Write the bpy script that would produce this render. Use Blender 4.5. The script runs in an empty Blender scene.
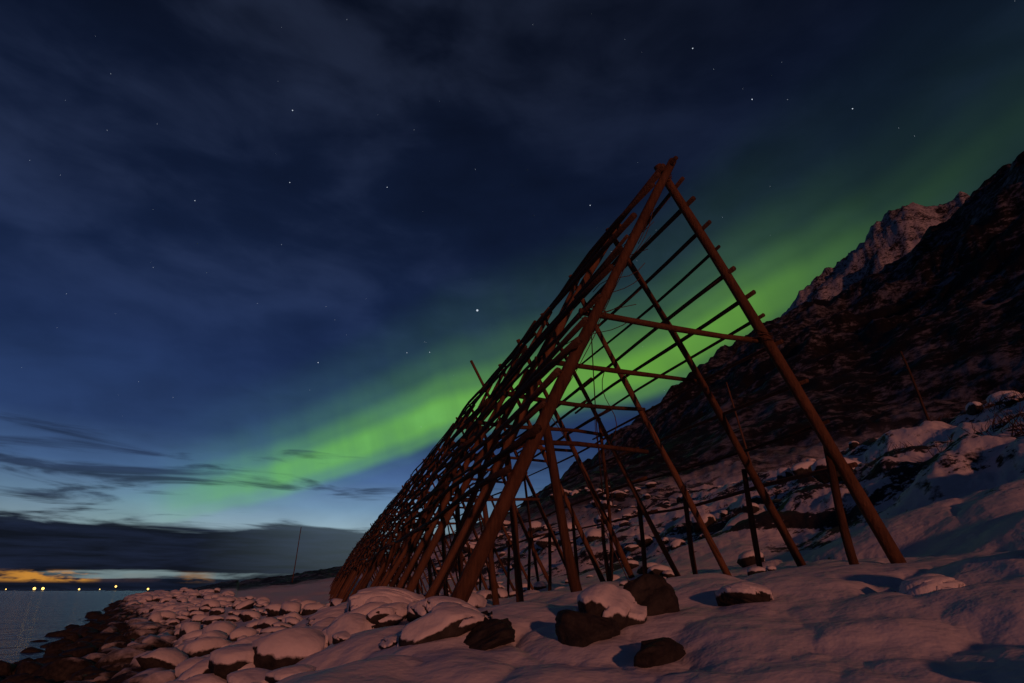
import bpy, bmesh, math, random
import numpy as np
from mathutils import Vector
rnd = random.Random(7); rng = np.random.default_rng(7)
sc = bpy.context.scene
CZ = 2.6
RAD = math.radians

# ---------------------------------------------------------------- noise
_perm = rng.permutation(256); _perm = np.concatenate([_perm, _perm, _perm])
_ga = rng.uniform(0, 2*np.pi, 256); _gx, _gy = np.cos(_ga), np.sin(_ga)
def perlin(x, y):
    xi = np.floor(x).astype(int); yi = np.floor(y).astype(int)
    xf = x-xi; yf = y-yi
    u = xf*xf*xf*(xf*(xf*6-15)+10); v = yf*yf*yf*(yf*(yf*6-15)+10)
    def g(ix, iy, dx, dy):
        h = _perm[_perm[ix & 255]+(iy & 255)] & 255
        return _gx[h]*dx+_gy[h]*dy
    a = g(xi, yi, xf, yf); b = g(xi+1, yi, xf-1, yf)
    c = g(xi, yi+1, xf, yf-1); d = g(xi+1, yi+1, xf-1, yf-1)
    return ((a*(1-u)+b*u)*(1-v)+(c*(1-u)+d*u)*v)*1.5
def fbm(x, y, o=4, g=.5):
    s = 0; a = 1; f = 1
    for i in range(o):
        s = s+a*perlin(x*f+17.3*i, y*f-9.1*i); a *= g; f *= 2.03
    return s
def ridged(x, y, o=4):
    s = 0; a = 1; f = 1
    for i in range(o):
        s = s+a*(1-2*np.abs(perlin(x*f+5.3*i, y*f+3.1*i))); a *= .5; f *= 2.1
    return s
def sstep(a, b, x):
    t = np.clip((x-a)/(b-a), 0, 1); return t*t*(3-2*t)

# ---------------------------------------------------------------- terrain
def sq(x, y):
    s = (x+3.9)*.863+y*.505
    q = -.505*x+.863*y
    s2 = s-.9*sstep(6, 14, q)*(1-sstep(60, 120, q))+4*(1-sstep(4, 15, q))*sstep(-6.5, -.8, x)
    return s2, q
E1 = ([-180,-100,-40,-29,-24.6,-14,-8.7,-1.1,6.8,13,19.4,25.6,29.5,33.8,38.3,43.6,48.9,60,80,100,120,180],
      [2,2,0,0,.9,2.5,3.6,5.9,11,14.9,19.2,22.7,23.9,23.8,25.4,27.9,30.4,31,22,10,4,2])
E2 = ([-180,-10,0,19,25,29.8,31.5,34.8,37,39.9,42,44.1,47,55,80,180],
      [0,0,2,14,20,24.9,26.1,27.6,29,29.9,29.2,29,26,20,5,0])
bumps = []
for i in range(620):
    r = 1.8+28*rnd.random()**1.6; az = RAD(rnd.uniform(-45, 50))
    x, y = r*math.sin(az), r*math.cos(az)
    pl = .955*x+.295*y
    big = pl < 1.5
    if pl > 1.0 and (rnd.random() < .5 and r > 5.5): continue
    near_ = r < 5.5 and pl > .3
    R = rnd.choice([.2, .3, .45, .7])*rnd.uniform(.8, 1.3)*(1 if big else 1.2)
    if near_: R = rnd.uniform(.35, .7)
    bumps.append((x, y, R, R*(rnd.uniform(.26, .4) if near_ else rnd.uniform(.22, .42)*(1 if big else .4)), rnd.uniform(.4, .75)))
bumps += [(2.9, 3.0, .8, .22, .5), (3.9, 4.6, .9, .18, .9), (.2, 4.5, .6, .14, .5), (1.25, 4.6, .6, .18, .5), (-1.2, 6.3, .8, .2, .7), (1.75, 3.5, .55, .2, .45),
          (.15, 3.5, .42, .16, .45), (1.2, 3.25, .4, .18, .45), (2.3, 2.6, .5, .18, .45), (-.6, 3.6, .45, .15, .5), (1.0, 2.55, .4, .14, .5)]
def H(x, y):
    x = np.asarray(x, float); y = np.asarray(y, float)
    s2, q = sq(x, y)
    wob = fbm(x*.09, y*.09, 3)*np.clip(1.8*sstep(14, 60, np.hypot(x, y)), .15, 3)
    shore = np.interp(s2+wob, [-60, -12, -3, 0, 2, 4.5, 7, 10, 14, 24], [-4, -2.2, -.7, -.05, .3, .8, 1.6, 2.5, 3.1, 5])
    p = .955*x+.295*y; t = -.295*x+.955*y
    B = 2.45+.078*np.clip(p-1.15, -3, 8)-1.0*(1-np.exp(-np.clip(t-5.4, 0, 500)/25))
    B = B-.60*np.exp(-((x-1.1)**2+(y-1.4)**2)/2.5**2)
    k = .35
    z = -k*np.log(np.exp(-np.clip(shore, -9, 40)/k)+np.exp(-B/k))+.12
    z = np.where(shore < B-2.5, shore, z)
    land = sstep(0, 5, s2)
    bank = np.interp(p+1.6*fbm(x*.14+4, y*.14, 3), [6.6, 10, 15, 20, 25, 31], [0, .8, 2.7, 4.4, 6.3, 6.8])
    z = z+bank*land
    r = np.hypot(x, y); az = np.degrees(np.arctan2(x, y))
    e1 = np.interp(az, *E1); e2 = np.interp(az, *E2)
    D1 = 270.; D2 = 650.
    z1 = D1*np.tan(np.radians(e1)); z2 = D2*np.tan(np.radians(e2))
    f = np.interp(r, [0, 48, D1, 420, D2, 900, 2000, 3000], [0, 0, 1, 1, 0, 0, 0, 0])
    zt = np.maximum(z2, z1*.5)
    u2 = np.clip((r-420)/(D2-420), 0, 1)
    m = np.where(r < D1, z1*f**1.08,
        np.where(r < 420, z1*(1-.25*(r-D1)/150),
        np.where(r < D2, z1*.75+(zt-z1*.75)*(u2**.85), zt*np.clip(1-(r-D2)/1200, 0, 1))))
    amp = np.clip(m, 0, 60)*.10*sstep(60, 150, r)
    m = m+amp*(ridged(x*.02, y*.02, 5)-.6)
    m = m+sstep(420, 480, r)*sstep(60, 150, m)*(9*(ridged(x*.013+3, y*.013, 6)-.7)-7*(1-sstep(560, 640, r))*np.abs(fbm(x*.03, y*.03, 3)))
    m = m+np.clip(m, 0, 8)*.12*fbm(x*.12, y*.12, 4)
    base = np.clip(z, -9, 9.5)
    z = np.where(r > 48, np.maximum(base*(1-sstep(60, 220, r)*.75*land*(e1 > 1)), base*0-9), base)
    z = z+m*sstep(0, 12, s2)
    near = 1-sstep(35, 110, r)
    z = z+near*land*(.05*fbm(x*.7, y*.7, 3)+sstep(7, 12, p)*(.40*np.abs(fbm(x*.3, y*.3, 4))+.20*fbm(x*.9, y*.9, 4)*sstep(8, 12, p)))
    z = z+sstep(15, 60, r)*land*.35*fbm(x*.15, y*.15, 4)
    m2 = (r < 32)
    if np.any(m2):
        b = np.zeros_like(z)
        wx = x+.14*fbm(x*1.9, y*1.9, 3); wy = y+.14*fbm(x*1.9+9, y*1.9+5, 3)
        for (bx, by, R, h, pw) in bumps:
            d2 = ((wx-bx)**2+(wy-by)**2)/(R*R)
            b = np.maximum(b, np.where(d2 < 1, h*(1-np.clip(d2, 0, 1))**pw, 0))
        z = z+b*m2
    return z
def h1(x, y): return float(H(np.array([x]), np.array([y]))[0])

azs = np.radians(np.concatenate([np.linspace(-58, 68, 1000), np.linspace(68.8, 301.2, 240)]))
rs = np.concatenate([[0.05, .2], .4*(3200/.4)**(np.linspace(0, 1, 620))])
A, R_ = np.meshgrid(azs, rs)
X = R_*np.sin(A); Y = R_*np.cos(A); Z = H(X.ravel(), Y.ravel()).reshape(X.shape)
nr, na = X.shape
co = np.stack([X, Y, Z], -1).reshape(-1, 3)
i = np.arange(nr-1)[:, None]*na; j = np.arange(na)[None, :]; j2 = (j+1) % na
faces = np.stack([i+j, i+na+j, i+na+j2, i+j2], -1).reshape(-1, 4)[:, ::-1]

def mesh_np(name, co, faces, mat, smooth=True, parent=None):
    me = bpy.data.meshes.new(name)
    n = len(faces); k = faces.shape[1]
    me.vertices.add(len(co)); me.vertices.foreach_set("co", np.ascontiguousarray(co, np.float32).ravel())
    me.loops.add(n*k); me.loops.foreach_set("vertex_index", np.ascontiguousarray(faces, np.int32).ravel())
    me.polygons.add(n); me.polygons.foreach_set("loop_start", np.arange(0, n*k, k, dtype=np.int32))
    me.polygons.foreach_set("use_smooth", np.full(n, smooth))
    me.update(calc_edges=True); me.validate()
    me.materials.append(mat)
    ob = bpy.data.objects.new(name, me); sc.collection.objects.link(ob)
    if parent: ob.parent = parent
    return ob
def attr(ob, nm, a):
    at = ob.data.attributes.new(nm, 'FLOAT', 'POINT'); at.data.foreach_set('value', np.asarray(a, np.float32))

# ---------------------------------------------------------------- node helper
class NT:
    def __init__(s, nt): s.nt = nt
    def n(s, t, **k):
        nd = s.nt.nodes.new(t)
        for a, b in k.items(): setattr(nd, a, b)
        return nd
    def set(s, inp, v):
        if hasattr(v, 'is_output'): s.nt.links.new(v, inp)
        else: inp.default_value = v
    def m(s, op, *a, clamp=False):
        nd = s.n('ShaderNodeMath', operation=op, use_clamp=clamp)
        for k, v in enumerate(a): s.set(nd.inputs[k], v)
        return nd.outputs[0]
    def mr(s, v, a, b, c=0., d=1., smooth=False):
        nd = s.n('ShaderNodeMapRange', interpolation_type='SMOOTHSTEP' if smooth else 'LINEAR')
        for k, q in enumerate((v, a, b, c, d)): s.set(nd.inputs[k], q)
        return nd.outputs[0]
    def ramp(s, v, xs, ys, interp='LINEAR'):
        lo, hi = xs[0], xs[-1]
        f = s.mr(v, float(lo), float(hi))
        nd = s.n('ShaderNodeValToRGB'); cr = nd.color_ramp; cr.interpolation = interp
        sc_ = 1.
        if not isinstance(ys[0], (tuple, list)):
            sc_ = max(max(ys), 1e-6); ys = [(y/sc_,)*3 for y in ys]
        cr.elements[0].color = (*ys[0], 1); cr.elements[len(cr.elements)-1].color = (*ys[-1], 1)
        for x, y in list(zip(xs, ys))[1:-1]:
            e = cr.elements.new((x-lo)/(hi-lo)); e.color = (*y, 1)
        s.set(nd.inputs[0], f)
        if sc_ != 1.: return s.m('MULTIPLY', nd.outputs[0], sc_)
        return nd.outputs[0]
    def noise(s, vec, scale, detail=4., rough=.5, dist=0.):
        nd = s.n('ShaderNodeTexNoise')
        if vec is not None: s.set(nd.inputs['Vector'], vec)
        nd.inputs['Scale'].default_value = scale; nd.inputs['Detail'].default_value = detail
        nd.inputs['Roughness'].default_value = rough; nd.inputs['Distortion'].default_value = dist
        return nd.outputs[0]
    def mix(s, f, a, b, mode='MIX'):
        nd = s.n('ShaderNodeMix', data_type='RGBA', blend_type=mode)
        s.set(nd.inputs[0], f); s.set(nd.inputs[6], a if hasattr(a, 'is_output') else (*a, 1)); s.set(nd.inputs[7], b if hasattr(b, 'is_output') else (*b, 1))
        return nd.outputs[2]
    def vscale(s, c, f):
        nd = s.n('ShaderNodeVectorMath', operation='SCALE'); s.set(nd.inputs[0], c); s.set(nd.inputs[3], f); return nd.outputs[0]
    def vadd(s, a, b):
        nd = s.n('ShaderNodeVectorMath', operation='ADD'); s.set(nd.inputs[0], a); s.set(nd.inputs[1], b); return nd.outputs[0]
    def vmul(s, a, b):
        nd = s.n('ShaderNodeVectorMath', operation='MULTIPLY'); s.set(nd.inputs[0], a); s.set(nd.inputs[1], b); return nd.outputs[0]
    def comb(s, x, y, z):
        nd = s.n('ShaderNodeCombineXYZ')
        for k, v in enumerate((x, y, z)): s.set(nd.inputs[k], v)
        return nd.outputs[0]
def lin(r, g, b):
    f = lambda c: (c/255/12.92) if c < 10.3 else ((c/255+.055)/1.055)**2.4
    return (f(r), f(g), f(b))
def newmat(name):
    m = bpy.data.materials.new(name); m.use_nodes = True
    t = NT(m.node_tree); b = m.node_tree.nodes['Principled BSDF']
    return m, t, b
def bump(t, b, h, strength, dist):
    nd = t.n('ShaderNodeBump'); nd.inputs['Strength'].default_value = strength; nd.inputs['Distance'].default_value = dist
    t.set(nd.inputs['Height'], h); t.nt.links.new(nd.outputs[0], b.inputs['Normal'])

# ---------------------------------------------------------------- materials
def snow_rock(name, terrain):
    m, t, b = newmat(name)
    geo = t.n('ShaderNodeNewGeometry'); P = geo.outputs['Position']
    sp = t.n('ShaderNodeSeparateXYZ'); t.set(sp.inputs[0], P)
    sn = t.n('ShaderNodeSeparateXYZ'); t.set(sn.inputs[0], geo.outputs['Normal'])
    n1 = t.noise(P, 1.3, 6, .6); n2 = t.noise(P, 9., 5, .6)
    if terrain:
        nz = t.m('ADD', sn.outputs[2], t.m('MULTIPLY', t.m('SUBTRACT', n1, .5), .6))
        nz = t.m('ADD', nz, t.m('MULTIPLY', t.m('SUBTRACT', n2, .5), .3))
        cov = t.mr(nz, .62, .72)
    else:
        sa = t.n('ShaderNodeAttribute', attribute_name='cap').outputs['Fac']
        nz = t.m('ADD', sa, t.m('MULTIPLY', t.m('SUBTRACT', n2, .5), .5))
        cov = t.mr(nz, .4, .55)
    zz = t.m('ADD', sp.outputs[2], t.m('MULTIPLY', t.m('SUBTRACT', n1, .5), 1.4))
    cov = t.m('MULTIPLY', cov, t.mr(zz, .72, 1.15))
    rockc = t.mix(t.mr(n2, .3, .7), (.014, .013, .013), (.055, .048, .044))
    if terrain:
        at = t.n('ShaderNodeAttribute', attribute_name='scrub'); k = at.outputs['Fac']
        bp = t.n('ShaderNodeAttribute', attribute_name='bank').outputs['Fac']
        n3 = t.noise(t.vmul(P, (1, 1, .45)), .06, 10, .74, .4); n4 = t.noise(P, .45, 8, .78)
        mm = t.m('ADD', n3, t.m('MULTIPLY', t.m('SUBTRACT', n4, .5), 1.1))
        hs_ = t.n('ShaderNodeAttribute', attribute_name='highsnow').outputs['Fac']
        mm = t.m('ADD', mm, t.m('MULTIPLY', hs_, .10))
        sc_cov = t.mr(mm, .50, .67, 0., .8)
        # heath / rock patches of the bank, fine broken edges
        pn = t.noise(t.vmul(P, (1, 1, 1.8)), .5, 9, .70, .5)
        pw = t.m('ADD', pn, t.m('MULTIPLY', t.m('SUBTRACT', n2, .5), .2))
        pw = t.m('ADD', pw, t.m('MULTIPLY', t.m('SUBTRACT', bp, 1.), .14))
        patch = t.m('MULTIPLY', t.mr(pw, .488, .512), t.mr(bp, .02, .1))
        cov = t.m('MULTIPLY', cov, t.m('SUBTRACT', 1., t.m('MULTIPLY', patch, .97)))
        cov = t.m('ADD', t.m('MULTIPLY', cov, t.m('SUBTRACT', 1., k)), t.m('MULTIPLY', sc_cov, k))
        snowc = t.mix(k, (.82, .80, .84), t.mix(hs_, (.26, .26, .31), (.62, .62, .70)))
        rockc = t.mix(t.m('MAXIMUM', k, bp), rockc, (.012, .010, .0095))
    else:
        snowc = t.mix(0., (.82, .80, .84), (.7, .7, .7))
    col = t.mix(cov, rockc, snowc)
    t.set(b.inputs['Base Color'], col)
    t.set(b.inputs['Roughness'], t.mr(cov, 0, 1, .7, .6))
    b.inputs['Specular IOR Level'].default_value = .2
    hh = t.m('ADD', t.m('MULTIPLY', t.noise(P, 4., 4, .5), .7), t.m('ADD', t.m('MULTIPLY', t.noise(P, 30., 3, .6), .03), t.m('MULTIPLY', cov, .35)))
    rk_ = t.m('MULTIPLY', t.m('SUBTRACT', 1., cov), t.m('MULTIPLY', n2, .5))
    bump(t, b, t.m('ADD', hh, rk_), .55, .12)
    return m
M_ter = snow_rock('snow_ground', True); M_rock = snow_rock('snowy_boulder', False)

def wood(name, c1, c2):
    m, t, b = newmat(name)
    geo = t.n('ShaderNodeNewGeometry'); P = geo.outputs['Position']
    at = t.n('ShaderNodeAttribute', attribute_name='tone')
    n = t.noise(t.vmul(P, (9, 9, 1.6)), 3., 6, .65)
    n2 = t.noise(P, 2.2, 4, .6)
    f = t.m('ADD', t.m('MULTIPLY', n, .55), t.m('ADD', t.m('MULTIPLY', at.outputs['Fac'], .35), t.m('MULTIPLY', n2, .35)))
    col = t.mix(t.mr(f, .35, .9), c1, c2)
    t.set(b.inputs['Base Color'], col); b.inputs['Roughness'].default_value = .8
    b.inputs['Specular IOR Level'].default_value = .2
    bump(t, b, n, .8, .03)
    return m
M_leg = wood('weathered_log', (.038, .019, .012), (.22, .105, .056))
M_rail = wood('grey_pole', (.022, .015, .012), (.15, .08, .053))

m, t, b = newmat('sea_water'); M_sea = m
geo = t.n('ShaderNodeNewGeometry'); P = geo.outputs['Position']
b.inputs['Base Color'].default_value = (.006, .010, .015, 1); b.inputs['Roughness'].default_value = .16; b.inputs['IOR'].default_value = 1.33
wv = t.m('ADD', t.noise(t.vmul(P, (1, .6, 1)), .8, 5, .6, .5), t.m('MULTIPLY', t.noise(P, .12, 3), 2.))
bump(t, b, wv, .55, .6)

# ---------------------------------------------------------------- ground object
g = mesh_np('ground', co, faces, M_ter)
me = g.data
if me.polygons[5000].normal.z < 0: me.flip_normals()
x, y = co[:, 0], co[:, 1]; r = np.hypot(x, y); pp = .955*x+.295*y
zz_ = co[:, 2]
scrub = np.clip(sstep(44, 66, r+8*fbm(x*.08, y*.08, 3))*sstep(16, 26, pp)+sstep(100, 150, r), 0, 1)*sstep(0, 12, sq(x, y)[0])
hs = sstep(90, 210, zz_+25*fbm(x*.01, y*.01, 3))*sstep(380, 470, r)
bk = sstep(7, 11, pp)*sstep(3, 8, y)*np.clip(.3+.7*sstep(-.3, .25, fbm(x*.1+5, y*.1, 3)), 0, 1)
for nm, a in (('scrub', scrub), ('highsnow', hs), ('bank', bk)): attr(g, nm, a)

ar = np.linspace(0, 2*np.pi, 97)[:-1]
rr = np.array([1, 10, 60, 400, 2000, 9000.])
sco = np.array([[q*math.sin(a), q*math.cos(a), 0] for q in rr for a in ar])
sf = np.array([[k*96+j, k*96+(j+1) % 96, (k+1)*96+(j+1) % 96, (k+1)*96+j] for k in range(5) for j in range(96)])
s = mesh_np('sea', sco, sf, M_sea)
if s.data.polygons[0].normal.z < 0: s.data.flip_normals()

# ---------------------------------------------------------------- rocks
def ico(sub):
    bm = bmesh.new(); bmesh.ops.create_icosphere(bm, subdivisions=sub, radius=1)
    v = np.array([q.co[:] for q in bm.verts]); f = np.array([[w.index for w in q.verts] for q in bm.faces]); bm.free(); return v, f
ICO = {k: ico(k) for k in (2, 3, 4, 5)}
class Rocks:
    def __init__(s): s.c = []; s.f = []; s.a = []; s.n = 0
    def add(s, x, y, R, sub=2, flat=.65, sink=.25, z=None, cap=1.):
        v, f = ICO[sub]; v = v.copy(); so = rng.uniform(0, 90)
        for k in range(9):
            n = rng.normal(size=3); n /= np.linalg.norm(n); c = rng.uniform(.5, .88)
            d = v@n; v = v-(np.clip(d-c, 0, 9)*.9)[:, None]*n
        v = v*(1+.16*fbm(v[:, 0]*1.3+so, v[:, 1]*1.3+v[:, 2]*1.6, 3))[:, None]
        ax = rng.uniform(-.4, .4); ca, sa = math.cos(ax), math.sin(ax)
        sc_ = np.array([rng.uniform(.75, 1.5), rng.uniform(.7, 1.1), flat*rng.uniform(.75, 1.2)])*R
        a = rng.uniform(0, 6.28)
        v = v*sc_
        v = np.stack([v[:, 0]*ca-v[:, 2]*sa, v[:, 1], v[:, 0]*sa+v[:, 2]*ca], -1)
        v = np.stack([v[:, 0]*math.cos(a)-v[:, 1]*math.sin(a), v[:, 0]*math.sin(a)+v[:, 1]*math.cos(a), v[:, 2]], -1)
        if z is None: z = h1(x, y)
        top = v[:, 2].max()
        fn = np.cross(v[f[:, 1]]-v[f[:, 0]], v[f[:, 2]]-v[f[:, 0]]); vn = np.zeros_like(v)
        for q in range(3): np.add.at(vn, f[:, q], fn)
        vn /= np.linalg.norm(vn, axis=1)[:, None]+1e-9
        nzz = vn[:, 2]+.3*fbm(v[:, 0]/R*1.5+so, v[:, 1]/R*1.5, 2)+.3*(v[:, 2]/top-.3)
        c_ = sstep(.18, .42, nzz)*cap
        if z > .75:
            th = R*rng.uniform(.12, .28)
            v = v+c_[:, None]*np.stack([vn[:, 0]*.45, vn[:, 1]*.45, np.ones(len(v))], -1)*th
            rad = np.hypot(v[:, 0], v[:, 1])/R
            dome = top+th*1.1-(rad**2)*top*.6
            v[:, 2] = np.where(c_ > .5, v[:, 2]*.45+np.minimum(dome, v[:, 2]+th)*.55, v[:, 2])
        base = np.array([x, y, z+R*flat*(1-2*sink)*.6])
        s.c.append(v+base); s.f.append(f+s.n); s.a.append(c_); s.n += len(v)
    def build(s, name):
        ob = mesh_np(name, np.concatenate(s.c), np.concatenate(s.f), M_rock); attr(ob, 'cap', np.concatenate(s.a)); return ob
specs = []
for _ in range(3300):      # shore belt
    q = 5.5+170*rnd.random()**1.9; s_ = rnd.gauss(2.2, 2.2) if rnd.random() < .62 else rnd.uniform(-1., 11)
    s_ = max(-2.2, s_)
    ss = s_+.9*float(sstep(6, 14, np.array(q)))
    x = .863*(ss-3.9*.863)-.505*q; y = .505*(ss-3.9*.863)+.863*q
    if .955*x+.295*y > 1.0 and q < 60: continue
    if math.hypot(x, y) < 5.5: continue
    sz_ = .1+.34*rnd.random()**2.2
    if q < 12: sz_ *= .62
    specs.append((x, y, sz_*(1+q/70)*(.9 if s_ > 5 else 1.15), 2 if q > 17 else 3, .62, .3))
for _ in range(620):       # bank: clustered outcrops
    p_ = rnd.uniform(9, 30); t_ = rnd.uniform(2, 75)
    x = .955*p_-.295*t_; y = .295*p_+.955*t_
    if y < 4: continue
    if float(fbm(np.array(x*.13+9), np.array(y*.13), 2)) < .15: continue
    specs.append((x, y, (.12+.6*rnd.random()**2.2)*(1.2 if p_ > 12 else .6), 3 if math.hypot(x, y) < 30 else 2, .7, .25))
for _ in range(90):
    p_ = rnd.uniform(1.5, 8); t_ = rnd.uniform(7, 40)
    specs.append((.955*p_-.295*t_, .295*p_+.955*t_, rnd.uniform(.1, .3), 2, .6, .3))
for _ in range(75):       # half-buried stones close by, seaward side of the rack
    x = rnd.uniform(-4.2, .2); y = rnd.uniform(3.4, 8.5)
    if .955*x+.295*y > 1.0: continue
    specs.append((x, y, .08+.17*rnd.random()**1.6, 4, .6, .5))
sx = np.array([q[0] for q in specs]); sy = np.array([q[1] for q in specs]); sz = H(sx, sy)
R1 = Rocks()
for (x, y, Rr, sub, fl, si), z in zip(specs, sz): R1.add(x, y, Rr, sub, fl, si, z)
R1.build('shore_rocks')
for (x, y, Rr, fl, si, cp) in [(.62, 3.95, .27, .6, .5, .9), (.86, 4.1, .22, .8, .4, 0), (.42, 3.7, .2, .7, .45, 0), (-.12, 3.95, .18, .55, .45, 0), (-1.3, 6.5, .42, .5, .55, 1), (-1.9, 7.3, .36, .5, .5, 1),
                           (-1.6, 5.4, .2, .5, .5, 1), (-2.4, 6.6, .24, .5, .5, 1), (-3.1, 6.3, .22, .55, .4, 1), (-14.5, 18.2, .9, .45, .3, 0), (2.25, 2.2, .25, .5, .45, 0), (1.9, 2.1, .18, .5, .4, 0), (.75, 3.3, .16, .5, .4, 0),
                           (1.55, 4.15, .17, .5, .5, .9), (2.5, 3.7, .2, .5, .5, 1), (-.5, 4.6, .2, .55, .5, 1), (3.3, 3.6, .22, .5, .55, 1)]:
    bo = Rocks(); bo.add(x, y, Rr, 5, fl, si, cap=cp); bo.build('boulder')

# ---------------------------------------------------------------- rack
class Poles:
    def __init__(s): s.c = []; s.f = []; s.t = []; s.n = 0
    def add(s, p0, p1, r0, r1, bend=0., seg=4, sides=8):
        p0 = np.array(p0, float); p1 = np.array(p1, float); d = p1-p0; L = np.linalg.norm(d); d /= L
        up = np.array([0, 0, 1.]) if abs(d[2]) < .9 else np.array([1., 0, 0])
        a = np.cross(d, up); a /= np.linalg.norm(a); b_ = np.cross(d, a)
        bd = (a*rng.normal()+b_*rng.normal())*bend
        b2 = (a*rng.normal()+b_*rng.normal())*bend*.4
        ring = []
        for k in range(seg+1):
            u = k/seg; c = p0+d*L*u+bd*math.sin(math.pi*u)+b2*math.sin(2*math.pi*u); r = (r0+(r1-r0)*u)*rng.uniform(.92, 1.08)
            for q in range(sides):
                th = 2*math.pi*q/sides; ring.append(c+(a*math.cos(th)+b_*math.sin(th))*r*rng.uniform(.96, 1.04))
        ring.append(p0); ring.append(p1); n0 = s.n
        for k in range(seg):
            for q in range(sides):
                q2 = (q+1) % sides
                s.f.append([n0+k*sides+q, n0+k*sides+q2, n0+(k+1)*sides+q2, n0+(k+1)*sides+q])
        e0 = n0+(seg+1)*sides; e1 = e0+1
        for q in range(0, sides, 2):
            s.f.append([e0, n0+(q+2) % sides, n0+(q+1) % sides, n0+q])
            m_ = n0+seg*sides; s.f.append([e1, m_+q, m_+(q+1) % sides, m_+(q+2) % sides])
        s.c += ring; s.t += [rng.uniform(0, 1)]*len(ring); s.n += len(ring)
    def build(s, name, mat, parent=None):
        ob = mesh_np(name, np.array(s.c), np.array(s.f), mat, True, parent)
        attr(ob, 'tone', s.t); return ob
pv = np.array([.955, .295]); tv = np.array([-.295, .955])
AP = 3.92; AZ = 5.34; T0 = 5.41
def W(p, t_, zrel):
    xy = pv*p+tv*(T0+t_); return np.array([xy[0], xy[1], CZ+zrel])
def gz(p, t_):
    w = W(p, t_, 0); return h1(w[0], w[1])-CZ
KL, KR = .508, .496
legs, rails, ties, props = Poles(), Poles(), Poles(), Poles()
ts = [0.]
while ts[-1] < 84: ts.append(ts[-1]+(1.6 if ts[-1] < 8 else rnd.uniform(1.7, 2.1)))
for k, tt in enumerate(ts):
    jz = 0 if k < 3 else rnd.uniform(-.12, .12)
    for side in (-1, 1):
        K = KL if side < 0 else KR
        zf = -.15
        for _ in range(3):
            pf = AP+side*K*(AZ+jz-zf); zf = gz(pf, tt)-.15
            pf = AP+side*K*(AZ+jz-zf)
        ex = .15 if k < 3 else rnd.choice([.1, .2, .15, .15, .3])
        if k == 6: ex = .95 if side > 0 else .3
        top = W(AP-side*K*ex, tt+side*.075, AZ+jz+ex)
        dd = 0 if k == 0 else rnd.uniform(-.12, .12)
        foot = W(pf, tt+side*.075+dd, zf)
        r0 = (.076 if side < 0 else .080) if k == 0 else rnd.uniform(.045, .066)
        legs.add(foot, top, r0, r0*.72, .03 if k == 0 else .06, 12, 10)
        if k > 0 and side < 0 and rnd.random() < .5:
            f2 = W(pf+rnd.uniform(-.1, .5), tt+rnd.uniform(.3, .8), zf); zt = rnd.uniform(2.5, 4.5)
            legs.add(f2, W(AP+side*K*(AZ-zt), tt+.1, zt), .055, .04, .05)
        if k < 12:
            zp = 1.75 if side < 0 else 1.55
            zp += rnd.uniform(-.1, .1)
            pt = AP+side*K*(AZ-zp); pb = pt-side*(.22 if side < 0 else -.0)+rnd.uniform(-.08, .08)
            props.add(W(pb, tt+.12*side, gz(pb, tt)-.12), W(pt, tt+.11, zp+.12), .045 if k else .055, .04, .02, 6)
    zt = 3.0+(0 if k < 3 else rnd.uniform(-.1, .1))
    ties.add(W(AP-KL*(AZ-zt)-.18, tt+.13, zt+.03), W(AP+KR*(AZ-zt)+.12, tt+.13, zt-.02), .045, .034, .03)
    if k % 3 == 1:
        zt = 1.7; ties.add(W(AP-KL*(AZ-zt)-.1, tt-.12, zt), W(AP+KR*(AZ-zt)*rnd.uniform(-.2, .3), tt+.1, zt+.1), .038, .03, .03)
    if k % 3 == 0 and k > 0:
        props.add(W(AP-KL*(AZ+.1), tt, gz(AP-KL*AZ, tt)), W(AP-KL*1.2, tt+3.6, 4.2), .045, .03, .05)
        props.add(W(AP+KR*(AZ-.1), tt+3., gz(AP+KR*AZ, tt+3)), W(AP+KR*2.2, tt, 3.2), .045, .03, .05)
def railrow(side, zl, off, tstart, tend=84, r=.036):
    K = KL if side < 0 else KR
    tcur = tstart
    while tcur < tend:
        L = rnd.uniform(4.6, 6.8); o = off+rnd.uniform(0, .06); z0 = zl+rnd.uniform(-.06, .06); z1 = zl+rnd.uniform(-.06, .06)
        rr_ = r*rnd.uniform(.7, 1.2)
        rails.add(W(AP+side*(K*(AZ-z0)+o), tcur, z0+o*.4), W(AP+side*(K*(AZ-z1)+o), min(tcur+L, tend+1), z1+o*.4), rr_*1.1, rr_*.75, .05, 6, 7)
        tcur += L-rnd.uniform(.3, .9)
zl = 5.22
while zl > .95:
    railrow(-1, zl, .09, rnd.uniform(-.42, -.12), r=.033); zl -= rnd.uniform(.29, .37)
zl = 5.2
while zl > 1.0:
    railrow(1, zl, .04, rnd.uniform(-.14, -.05), r=.027)
    zl -= .33 if zl > 2.9 else .5
railrow(-1, AZ+.10, -.02, -.25)
for zl in (4.6, 3.9, 3.2, 2.3): railrow(-1, zl, -.16, rnd.uniform(1.2, 2.5), r=.03)
rack = bpy.data.objects.new('fish_drying_rack', None); sc.collection.objects.link(rack)
legs.build('a_frame_legs', M_leg, rack); rails.build('hanging_rails', M_rail, rack)
ties.build('cross_ties', M_leg, rack); props.build('prop_posts', M_leg, rack)
ropes = Poles()
def rope(a, b_, r=.006): ropes.add(a, b_, r, r, .06, 8, 4)
for k in range(12):
    ropes.add(W(AP-KL*.3+.1, .1+.05*k, 5.1), W(AP-.1-.09*k, .5+.1*k, 4.9-.2*k-.2), .007, .006, .08, 8, 4)
for k in range(9):
    ropes.add(W(AP-.05-.02*k, .25+.08*k, 4.9-.18*k), W(AP-.3-.1*k, .9+.05*k, 4.7-.2*k), .006, .006, .07, 6, 4)
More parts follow.
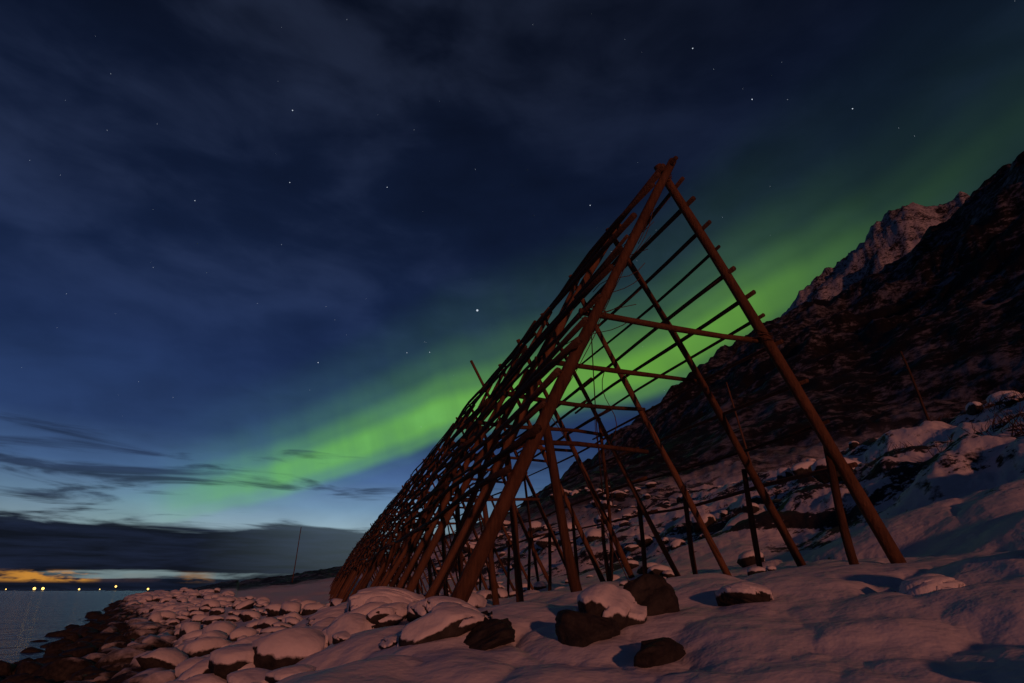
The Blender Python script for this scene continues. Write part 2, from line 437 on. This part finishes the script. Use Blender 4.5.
rope(W(AP-KL*2.5, .05, 2.97), W(AP-KL*2.4, .12, .9)); rope(W(AP-.3, 1.7, 2.95), W(AP-.25, 1.75, 1.9)); rope(W(AP-KL*3.2+.4, 1.6, 2.2), W(3.6, 1.4, .1))
rope(W(AP+.3, 3.3, 2.95), W(AP+.5, 3.3, 1.2)); rope(W(AP-KL*2.4+.1, .1, 2.9), W(AP-KL*4.6+.4, 1.6, .9)); rope(W(AP, 1.7, 3.0), W(AP+1.2, 1.6, .4))
for (p_, z_) in ((AP+KR*(AZ-3), 3.0), (AP-KL*(AZ-3), 3.0), (AP-.02, AZ-.05)):
    for k in range(4):
        c = W(p_, .05, z_+.03*k-.05); ropes.add(c+np.array([-.10, -.085, .02]), c+np.array([.10, -.06, -.02]), .008, .008, .01, 2, 6)
ropes.build('ropes', M_rail, rack)

def upole(az, r_, h, lean, rad, name='utility_pole'):
    x, y = r_*math.sin(RAD(az)), r_*math.cos(RAD(az)); z = h1(x, y)
    P_ = Poles(); P_.add((x, y, z-.4), (x+lean, y, z+h), rad, rad*.7, .04, 6, 8)
    for q in (.9, .8): P_.add((x+lean*q-.12, y-.05, z+h*q), (x+lean*q+.12, y+.05, z+h*q), .03, .03, 0, 1, 6)
    P_.build(name, M_rail)
upole(37.2, 36, 4.9, -.55, .08); upole(23, 42, 7.0, -1.0, .08)
upole(-19.6, 150, 12, .3, .13, 'radio_mast')

sh = Poles()
for (az, r_) in ((43.6, 27), (42.3, 27.5), (41, 29), (44.8, 26), (33, 36), (28, 40), (38, 31), (35, 24), (42, 20), (39, 17), (31, 22), (27, 27), (44, 16)):
    x, y = r_*math.sin(RAD(az)), r_*math.cos(RAD(az)); z = h1(x, y)
    for k in range(55):
        a = rnd.uniform(0, 6.28); l = rnd.uniform(.2, .7); o = rnd.uniform(0, .8)
        bx, by = x+o*math.cos(a*1.7), y+o*math.sin(a*1.7)
        sh.add((bx, by, z-.1), (bx+l*.5*math.cos(a), by+l*.5*math.sin(a), z+l*.8), .014, .005, .06, 3, 4)
sh.build('birch_scrub', M_rail)

def distant():
    v = []; f = []
    a_ = np.linspace(-52, -27, 160)
    hh = np.clip(3+6*fbm(a_*.35, a_*0+3, 4)+4*fbm(a_*1.3, a_*0, 3), .5, 40)*np.clip(np.minimum(a_+52, -27-a_)/3, 0, 1)
    for k, a in enumerate(a_):
        for (d, z) in ((2600, -1), (2680, hh[k]*.7), (2760, hh[k]), (2900, -1)):
            v.append((d*math.sin(RAD(a)), d*math.cos(RAD(a)), z))
    for k in range(159):
        for j in range(3): f.append([k*4+j, k*4+j+1, (k+1)*4+j+1, (k+1)*4+j])
    m, t, b = newmat('dark_island'); t.set(b.inputs['Base Color'], t.mix(t.noise(None, 8.), (.02, .02, .025), (.08, .08, .09)))
    mesh_np('distant_island', np.array(v), np.array(f), m)
distant()
def emis(name, col, st):
    m = bpy.data.materials.new(name); m.use_nodes = True; nt = m.node_tree
    nt.nodes.clear(); e = nt.nodes.new('ShaderNodeEmission'); o = nt.nodes.new('ShaderNodeOutputMaterial')
    e.inputs[0].default_value = (*col, 1); e.inputs[1].default_value = st; nt.links.new(e.outputs[0], o.inputs[0]); return m
v, f = ICO[2]; C = []; F = []; n = 0
for (az, R, z) in ((-37.6, 4.2, 7), (-37.1, 4.2, 7), (-34.9, 2.8, 5), (-32.6, 3.2, 14), (-30.4, 3.3, 6), (-39.2, 1.6, 5), (-33.6, 1.6, 5)):
    C.append(v*R+np.array([2550*math.sin(RAD(az)), 2550*math.cos(RAD(az)), z])); F.append(f+n); n += len(v)
mesh_np('harbour_lights', np.concatenate(C), np.concatenate(F), emis('lamp_glow', (1, .6, .14), 3))
C = []; F = []; n = 0
st = [(-3.9, 26.7, 11), (-27.1, 42.4, 5), (-25.9, 36.3, 4), (9.5, 36.7, 4.5), (24.1, 48.3, 5), (29.5, 42.7, 5), (38.5, 38.9, 4.6), (-15.2, 37.8, 4), (-34.3, 32.4, 3.6), (-11.3, 22.1, 3.8), (-8.9, 22.3, 3.8), (-20.1, 20.3, 4.4)]
for k in range(170): st.append((rnd.uniform(-70, 80), math.degrees(math.asin(rnd.uniform(.2, .99))), rnd.uniform(.8, 1.8)))
for (az, el, R) in st:
    D = 6000; e = RAD(el); a = RAD(az)
    C.append(v*R+np.array([D*math.cos(e)*math.sin(a), D*math.cos(e)*math.cos(a), D*math.sin(e)])); F.append(f+n); n += len(v)
mesh_np('stars', np.concatenate(C), np.concatenate(F), emis('starlight', (.75, .85, 1), .75))

# ---------------------------------------------------------------- sky
w = bpy.data.worlds.new("World"); sc.world = w; w.use_nodes = True
t = NT(w.node_tree); bg = w.node_tree.nodes['Background']
tc = t.n('ShaderNodeTexCoord'); sp = t.n('ShaderNodeSeparateXYZ'); t.set(sp.inputs[0], tc.outputs['Generated'])
az = t.m('MULTIPLY', t.m('ARCTAN2', sp.outputs[0], sp.outputs[1]), 57.2958)
el = t.m('MULTIPLY', t.m('ARCSINE', sp.outputs[2]), 57.2958)
base = t.ramp(el, [-2, 2, 5, 7, 9.5, 13, 20, 32, 48, 62, 90],
   [lin(30,38,55), lin(125,145,148), lin(135,160,172), lin(106,138,166), lin(72,102,146), lin(45,68,114), lin(27,44,82), lin(18,30,58), lin(12,19,37), lin(9,13,25), lin(6,9,18)])
azm = t.ramp(az, [-180, -90, -50, -30, -12, 5, 30, 50, 90, 180], [.25, .4, .85, 1, 1, .75, .6, .5, .3, .25])
azm = t.m('ADD', azm, t.m('MULTIPLY', t.m('SUBTRACT', 1., azm), t.mr(el, 15., 45., 0., .6)))
col = t.vscale(base, azm)
D = tc.outputs['Generated']
nc = t.noise(t.vmul(D, (1, 1, 2.2)), 2.6, 5, .5, .3)
nc2 = t.noise(t.vmul(D, (1, 1, 2.6)), 6., 5, .52, .4)
cl = t.m('ADD', t.m('MULTIPLY', nc, .68), t.m('MULTIPLY', nc2, .32))
clm = t.mr(cl, .36, .64, .68, 1.2)
col = t.vscale(col, clm)
hz = t.m('MULTIPLY', t.mr(cl, .45, .65, 0., 1., True), t.mr(el, 14., 30., 0., 1., True))
hz = t.m('MULTIPLY', hz, t.ramp(az, [-180, -60, -20, 10, 30, 180], [.2, 1, .9, .5, .2, .2]))
col = t.vadd(col, t.vscale(t.comb(*lin(33, 39, 54)), t.m('MULTIPLY', hz, .6)))
# aurora
e0 = t.ramp(az, [-40, -27, -18, -8, 1, 13, 20, 30, 40, 50, 70], [2.5, 6.0, 9.4, 13.2, 15.6, 17.4, 19.4, 22.6, 26, 29, 33])
wd = t.ramp(az, [-40, -27, -8, 10, 30, 50], [.45, .55, .78, .86, .9, .9])
wobn = t.noise(t.comb(t.m('MULTIPLY', az, .09), 3.3, 0.), 1., 3, .5)
d = t.m('DIVIDE', t.m('SUBTRACT', t.m('ADD', el, t.m('MULTIPLY', t.m('SUBTRACT', wobn, .5), 2.6)), e0), wd)
prof = t.ramp(d, [-2, -.8, .8, 2.6, 4.2, 6.5, 9.5, 14, 22], [0, .05, .55, .97, 1, .52, .19, .05, 0], 'EASE')
amp = t.ramp(az, [-38, -32, -28, -22, -14, 0, 14, 24, 31, 38, 48, 70], [0, .18, .7, 1.08, 1.3, 1.2, 1.1, .85, .46, .18, .07, 0])
ray = t.noise(t.comb(t.m('ADD', t.m('MULTIPLY', az, .33), t.m('MULTIPLY', el, .10)), t.m('MULTIPLY', el, .05), 0.), 1., 3, .5)
rk = t.ramp(az, [-40, -5, 20, 60], [.22, .16, .06, .03])
ray = t.m('ADD', 1., t.m('MULTIPLY', t.m('MULTIPLY', t.m('SUBTRACT', ray, .5), 5.), rk))
I = t.m('MULTIPLY', t.m('MULTIPLY', prof, amp), t.m('MULTIPLY', ray, t.mr(cl, .35, .65, .85, 1.1)))
acol = t.mix(t.mr(az, -30., 15.), (.085, .29, .055), (.105, .285, .022))
col = t.vscale(col, t.m('SUBTRACT', 1., t.m('MULTIPLY', t.m('MINIMUM', I, 1.2), .58)))
col = t.vadd(col, t.vscale(acol, I))
dif = t.m('MULTIPLY', t.mr(d, 4., 24., 1., 0., True), t.mr(d, 0., 4.)); dif = t.m('MULTIPLY', dif, t.ramp(az, [-60, -10, 15, 45, 90, 180], [0, .2, .7, .5, .2, 0]))
col = t.vadd(col, t.vscale(t.comb(.003, .009, .003), dif))
# low cloud bands
vb = t.comb(t.m('MULTIPLY', az, .085), t.m('MULTIPLY', el, .7), 0.)
nb = t.noise(vb, 1., 7, .55, .5)
cov = t.ramp(el, [0, .55, .85, 1.3, 1.8, 2.5, 3.4, 4.2, 4.9, 5.6, 7, 8.5, 10, 12, 14], [1, .95, .5, .5, .9, .72, .95, .74, .54, .43, .39, .47, .44, .40, 0])
cov = t.m('ADD', cov, t.mr(az, -26., -38., -.04, .06))
dn = t.mr(t.m('ADD', nb, cov), .92, 1.08, 0., 1., True)
nb2 = t.noise(t.comb(t.m('MULTIPLY', az, .14), t.m('MULTIPLY', el, 1.5), 4.), 1., 6, .6, .4)
cc = t.mix(t.mr(el, 4., 12.), lin(15, 21, 38), lin(26, 36, 60))
cc = t.mix(t.mr(nb2, .38, .64), t.vscale(cc, .6), t.vscale(cc, 1.7))
dn = t.m('MULTIPLY', dn, t.mr(el, 4.5, 11., .992, .65))
dn = t.m('MULTIPLY', dn, t.ramp(az, [-70, -28, -14, 10], [1, 1, .85, .6]))
col = t.mix(dn, col, cc)
og = t.m('MULTIPLY', t.ramp(el, [.45, .75, 1.1, 1.5], [0, 1, 1, 0], 'EASE'), t.ramp(az, [-60, -42, -38.4, -34.8, -33.6, -29, -27.8, -26.6, -25.6], [0, .15, 1, .9, .05, .02, .3, .25, 0]))
og = t.m('MULTIPLY', og, t.mr(t.noise(t.comb(t.m('MULTIPLY', az, .3), t.m('MULTIPLY', el, 1.2), 7.), 1., 4, .6), .42, .56, 0., 1., True))
col = t.mix(t.m('MULTIPLY', og, .92), col, lin(200, 136, 54))
ns = t.n('ShaderNodeTexSky', sky_type='NISHITA'); ns.sun_disc = False; ns.sun_elevation = RAD(9); ns.sun_rotation = RAD(163)
col = t.vadd(col, t.vscale(ns.outputs[0], .00025))
t.set(bg.inputs[0], col); bg.inputs[1].default_value = 1.0
w.cycles.sampling_method = 'MANUAL'; w.cycles.sample_map_resolution = 256

L = bpy.data.lights.new('sun', 'SUN'); L.energy = .72; L.angle = RAD(1.5); L.color = (1, .33, .19)
lo = bpy.data.objects.new('sun', L); sc.collection.objects.link(lo)
d_ = Vector((math.sin(RAD(163))*math.cos(RAD(9)), math.cos(RAD(163))*math.cos(RAD(9)), math.sin(RAD(9))))
lo.rotation_euler = d_.to_track_quat('Z', 'Y').to_euler()

cam = bpy.data.cameras.new('camera'); cam.lens = 20; cam.sensor_width = 36; cam.clip_end = 20000; cam.clip_start = .05
co_ = bpy.data.objects.new('camera', cam); sc.collection.objects.link(co_)
co_.location = (0, 0, CZ); co_.rotation_euler = (RAD(90+23.6), 0, 0); sc.camera = co_
sc.view_settings.view_transform = 'Standard'; sc.view_settings.look = 'None'; sc.view_settings.exposure = 0
